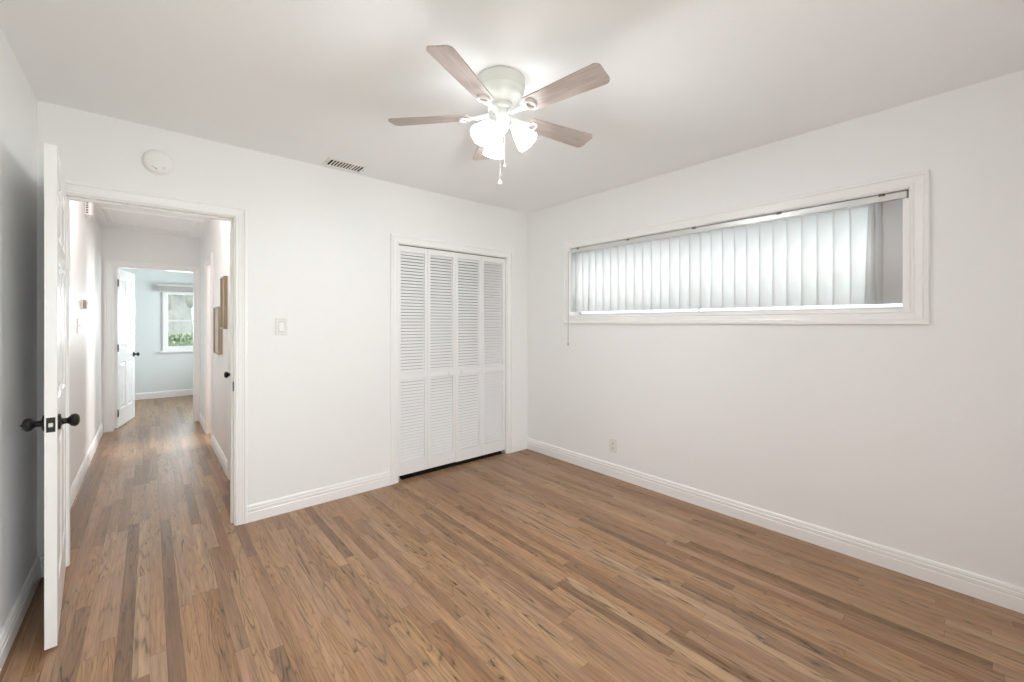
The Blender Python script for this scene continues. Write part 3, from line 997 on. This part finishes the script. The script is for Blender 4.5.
for sx in (-1, 1):
    bm = new(); lathe(bm, [(0, -0.0015), (0.004, -0.001), (0.004, 0.003), (0, 0.003)], 10, tr((cv.x + sx * (ih + 0.013), cv.y, ZC - 0.0075))); obj('screw', bm, M['grey_slot'], ve)

# ------------------------------------------------------------------ smoke detector
sc_ = Vector((0.037, YB, 2.240))
sd = thing('smoke_detector', 'round white smoke detector on the back wall above the hallway doorway', 'smoke detector', sc_)
ms = tr(sc_) @ Matrix.Rotation(PI / 2, 4, 'X')
bm = new()
lathe(bm, [(0, 0), (0.073, 0), (0.073, 0.007), (0.0705, 0.009), (0.0695, 0.012), (0.066, 0.024), (0.058, 0.032), (0.044, 0.037), (0.030, 0.0385), (0, 0.039)], 44, ms)
obj('body', bm, M['white_plastic'], sd, smooth='auto')
bm = new()
v = bx(bm, -0.014, 0.014, -0.0035, 0.0035, 0.031, 0.0365)
for q in v:
    q.co = ms @ (tr((-0.018, -0.040, 0)) @ Matrix.Rotation(math.radians(-32), 4, 'Z')) @ q.co
obj('sensor_slot', bm, M['grey_slot'], sd)['label'] = 'dark sensor slot'
bm = new(); lathe(bm, [(0, 0.030), (0.009, 0.030), (0.009, 0.0375), (0.007, 0.039), (0, 0.039)], 18, ms @ tr((0.026, -0.038, 0))); obj('test_button', bm, M['ivory_plastic'], sd, smooth='auto')
bm = new(); lathe(bm, [(0.020, 0.0383), (0.0215, 0.0395), (0.023, 0.0383), (0.020, 0.0383)], 26, ms @ tr((-0.004, -0.006, 0))); obj('ring', bm, M['white_plastic'], sd, smooth=True)

# ------------------------------------------------------------------ switches and outlet


def plate(bm, w_, h_, t=0.006):
    """plate facing local +Z, centred"""
    bx(bm, -w_ / 2, w_ / 2, -h_ / 2, h_ / 2, 0, t, 0.0025)


def on_back(x, z):
    return tr((x, YB, z)) @ Matrix.Rotation(PI / 2, 4, 'X')


def on_right(y, z):
    return tr((XR, y, z)) @ Matrix.Rotation(-PI / 2, 4, 'Z') @ Matrix.Rotation(PI / 2, 4, 'X')


def on_left(y, z):
    return tr((XL, y, z)) @ Matrix.Rotation(PI / 2, 4, 'Z') @ Matrix.Rotation(PI / 2, 4, 'X')


def put(name, bm, mtx, m_, parent, smooth=False):
    bmesh.ops.transform(bm, matrix=mtx, verts=bm.verts[:])
    return obj(name, bm, m_, parent, smooth)


def switch(mtx, label, rocker=True):
    loc = mtx.translation
    r = thing('light_switch', label, 'light switch', loc)
    bm = new(); plate(bm, 0.073, 0.117, 0.0075); put('cover_plate', bm, mtx, M['plate'], r)
    if rocker:
        bm = new(); bx(bm, -0.0175, 0.0175, -0.034, 0.034, 0.005, 0.0080); put('recess', bm, mtx, M['recess'], r)
        bm = new()
        v = bx(bm, -0.0155, 0.0155, -0.0315, 0.0315, 0.005, 0.0115)
        for q in v:
            if q.co.z > 0.008:
                q.co.z += 0.0040 * (-q.co.y / 0.0315) * 0.9
        put('rocker', bm, mtx, M['white_plastic'], r)
    else:
        bm = new(); v = bx(bm, -0.005, 0.005, -0.006, 0.010, 0.005, 0.018, 0.001); put('toggle', bm, mtx, M['white_plastic'], r)
    for s in (-1, 1):
        bm = new(); lathe(bm, [(0, 0.0072), (0.003, 0.0068), (0.003, 0.005), (0, 0.005)], 10, tr((0, s * 0.048, 0.0008))); put('screw', bm, mtx, M['ivory_plastic'], r)
    return r


switch(on_back(0.681, 1.277), 'white rocker light switch on the back wall right of the hallway doorway')
switch(on_left(4.79, 1.280), 'white light switch on the hallway left wall below the thermostat', False)

mo = on_right(2.136, 0.265)
ou = thing('wall_outlet', 'white duplex outlet low on the right wall above the baseboard', 'outlet', mo.translation)
bm = new(); plate(bm, 0.073, 0.117, 0.007); put('cover_plate', bm, mo, M['plate'], ou)
for s in (-1, 1):
    bm = new()
    pts = [(0.0165 * math.cos(t), max(-0.012, min(0.012, 0.0165 * math.sin(t)))) for t in [2 * PI * i / 24 for i in range(24)]]
    prism(bm, pts, tr((0, s * 0.0195, 0)), 0.004, 0.0075)
    so = put('socket', bm, mo, M['ivory_plastic'], ou)
    bm = new()
    for dx in (-0.0065, 0.0065):
        bx(bm, dx - 0.0012, dx + 0.0012, s * 0.0195 - 0.003, s * 0.0195 + 0.006, 0.0072, 0.0077)
    lathe(bm, [(0, 0.0072), (0.0026, 0.0072), (0.0026, 0.0077), (0, 0.0077)], 10, tr((0, s * 0.0195 - 0.0075, 0)))
    put('slot', bm, mo, M['dark'], so)
bm = new(); lathe(bm, [(0, 0.0072), (0.003, 0.0068), (0.003, 0.005), (0, 0.005)], 10); put('screw', bm, mo, M['brass'], ou)

# ------------------------------------------------------------------ hallway things
mt_ = on_left(5.05, 1.460)
th_ = thing('thermostat', 'small beige thermostat on the hallway left wall', 'thermostat', mt_.translation)
bm = new(); bx(bm, -0.06, 0.06, -0.040, 0.040, 0, 0.012, 0.003); put('back_plate', bm, mt_, M['ivory_plastic'], th_)
bm = new(); bx(bm, -0.054, 0.054, -0.036, 0.036, 0.011, 0.034, 0.005); put('cover', bm, mt_, M['beige_plastic'], th_)
bm = new(); bx(bm, -0.03, 0.03, 0.006, 0.020, 0.033, 0.0345); put('display', bm, mt_, M['grey_slot'], th_)

mc = on_left(5.33, 2.318)
cb = thing('door_chime', 'white box with dark side slots high on the hallway left wall', 'wall box', mc.translation)
bm = new(); bx(bm, -0.075, 0.075, -0.062, 0.062, 0, 0.048, 0.010); put('cover', bm, mc, M['white_plastic'], cb)
for i in range(5):
    bm = new(); bx(bm, -0.0765, -0.070, -0.045 + i * 0.021, -0.033 + i * 0.021, 0.010, 0.024); put('slot', bm, mc, M['grey_slot'], cb)


def picture(y0, y1, z0, z1, d, label):
    r = thing('picture_frame', label, 'picture frame', (HX, (y0 + y1) / 2, z0), 'frames on the hallway wall')
    bm = new()
    t = 0.013
    x0, x1 = HX - d, HX - 0.001
    bx(bm, x0, x1, y0, y0 + t, z0, z1, 0.0015); bx(bm, x0, x1, y1 - t, y1, z0, z1, 0.0015)
    bx(bm, x0, x1, y0 + t, y1 - t, z0, z0 + t, 0.0015); bx(bm, x0, x1, y0 + t, y1 - t, z1 - t, z1, 0.0015)
    obj('frame', bm, M['frame_wood'], r)['label'] = 'light oak frame'
    bm = new(); bx(bm, HX - d * .62, HX - d * .4, y0 + t, y1 - t, z0 + t, z1 - t)
    p = obj('picture', bm, M['art'], r)
    p['label'] = 'pale grey picture behind the frame'
    return r


M['art'] = mat('pale_print', (0.50, 0.49, 0.46), 0.35, 0.4, var=(7, 0.25))
picture(4.220, 4.447, 1.252, 1.697, 0.046, 'upper light oak picture frame on the hallway right wall, nearer the doorway')
picture(4.700, 5.080, 1.010, 1.455, 0.036, 'lower light oak picture frame on the hallway right wall, further from the doorway')

ah = thing('attic_hatch', 'white attic hatch panel in the hallway ceiling', 'hatch', (0.05, 6.15, ZC))
bm = new()
sweep_frame(bm, -0.31, 0.405, 5.80, 6.50, [(0, 0), (0, 0.008), (0.010, 0.012), (0.040, 0.010), (0.048, 0.004), (0.048, 0)], lambda a, z, d: (a, z, ZC - d), True)
obj('hatch_trim', bm, M['ceiling'], ah)
bm = new(); bx(bm, -0.305, 0.40, 5.805, 6.495, ZC - 0.004, ZC); obj('panel', bm, M['ceiling'], ah)

# ------------------------------------------------------------------ outdoors beyond the windows
bm = new(); bx(bm, -14, 18, -14, 30, -0.45, -0.30)
struct('ground', bm, M['lawn'], 'lawn outside the far room window', 'ground')
bm = new(); bx(bm, 1.35, 6.0, 16.0, 29.0, -0.30, -0.285)
struct('pavement', bm, M['pavement'], 'pale paved drive beyond the hedge', 'pavement')


def leafy(bm, pts, size, rnd):
    for p in pts:
        s = size * rnd.uniform(0.6, 1.3)
        q = Matrix.Rotation(rnd.uniform(0, 2 * PI), 4, 'Z') @ Matrix.Rotation(rnd.uniform(-1.2, 1.2), 4, 'X')
        m_ = tr(p) @ q
        v = [bm.verts.new(m_ @ Vector(c)) for c in ((-s * .35, 0, 0), (0, -s * .6, s * .08), (s * .35, 0, 0), (0, s * .6, s * .08))]
        bm.faces.new(v)


rnd = random.Random(11)
hg = thing('hedge', 'clipped green hedge outside the far room window', 'hedge', (0.9, 12.6, -0.3))
bm = new()
v = bx(bm, -0.6, 2.6, 12.35, 12.85, -0.3, 0.98, 0.08)
bmesh.ops.subdivide_edges(bm, edges=bm.edges[:], cuts=5, use_grid_fill=True)
for q in bm.verts:
    q.co += Vector((rnd.uniform(-.02, .02), rnd.uniform(-.03, .03), rnd.uniform(-.02, .02)))
pts = []
for i in range(4200):
    x = rnd.uniform(-0.62, 2.62)
    if rnd.random() < 0.65:
        pts.append((x, 12.32 + rnd.uniform(-.05, .05), rnd.uniform(-0.3, 1.02)))
    else:
        pts.append((x, rnd.uniform(12.3, 12.9), 1.0 + rnd.uniform(-.04, .06)))
leafy(bm, pts, 0.07, rnd)
obj('foliage', bm, M['hedge_leaf'], hg)

tr_ = thing('tree', 'big grey trunked tree outside the far room window', 'tree', (0.75, 16.0, -0.3))
bm = new()
tube(bm, [(0.76, 16.0, -0.32), (0.74, 16.0, 0.3), (0.70, 16.0, 1.1), (0.64, 16.0, 2.0), (0.54, 16.0, 2.8), (0.42, 16.0, 3.6)], [0.46, 0.34, 0.30, 0.29, 0.26, 0.18], 20)
tube(bm, [(0.66, 16.0, 1.7), (1.00, 16.0, 2.4), (1.55, 16.1, 3.2)], [0.26, 0.22, 0.14], 14)
tube(bm, [(0.74, 16.0, 1.5), (0.25, 15.9, 2.1), (-0.4, 15.9, 2.9)], [0.2, 0.16, 0.1], 14)
obj('trunk', bm, M['bark'], tr_, smooth=True)
bm = new()
pts = []
for i in range(5200):
    a, r, z = rnd.uniform(0, 2 * PI), rnd.random() ** .5, rnd.uniform(-1, 1)
    k_ = math.sqrt(1 - z * z)
    pts.append((0.6 + 3.0 * r * math.cos(a) * k_, 16.2 + 2.4 * r * math.sin(a) * k_, 4.15 + 1.8 * z + 0.3 * math.sin(5 * a)))
leafy(bm, pts, 0.17, rnd)
obj('crown', bm, M['tree_leaf'], tr_)
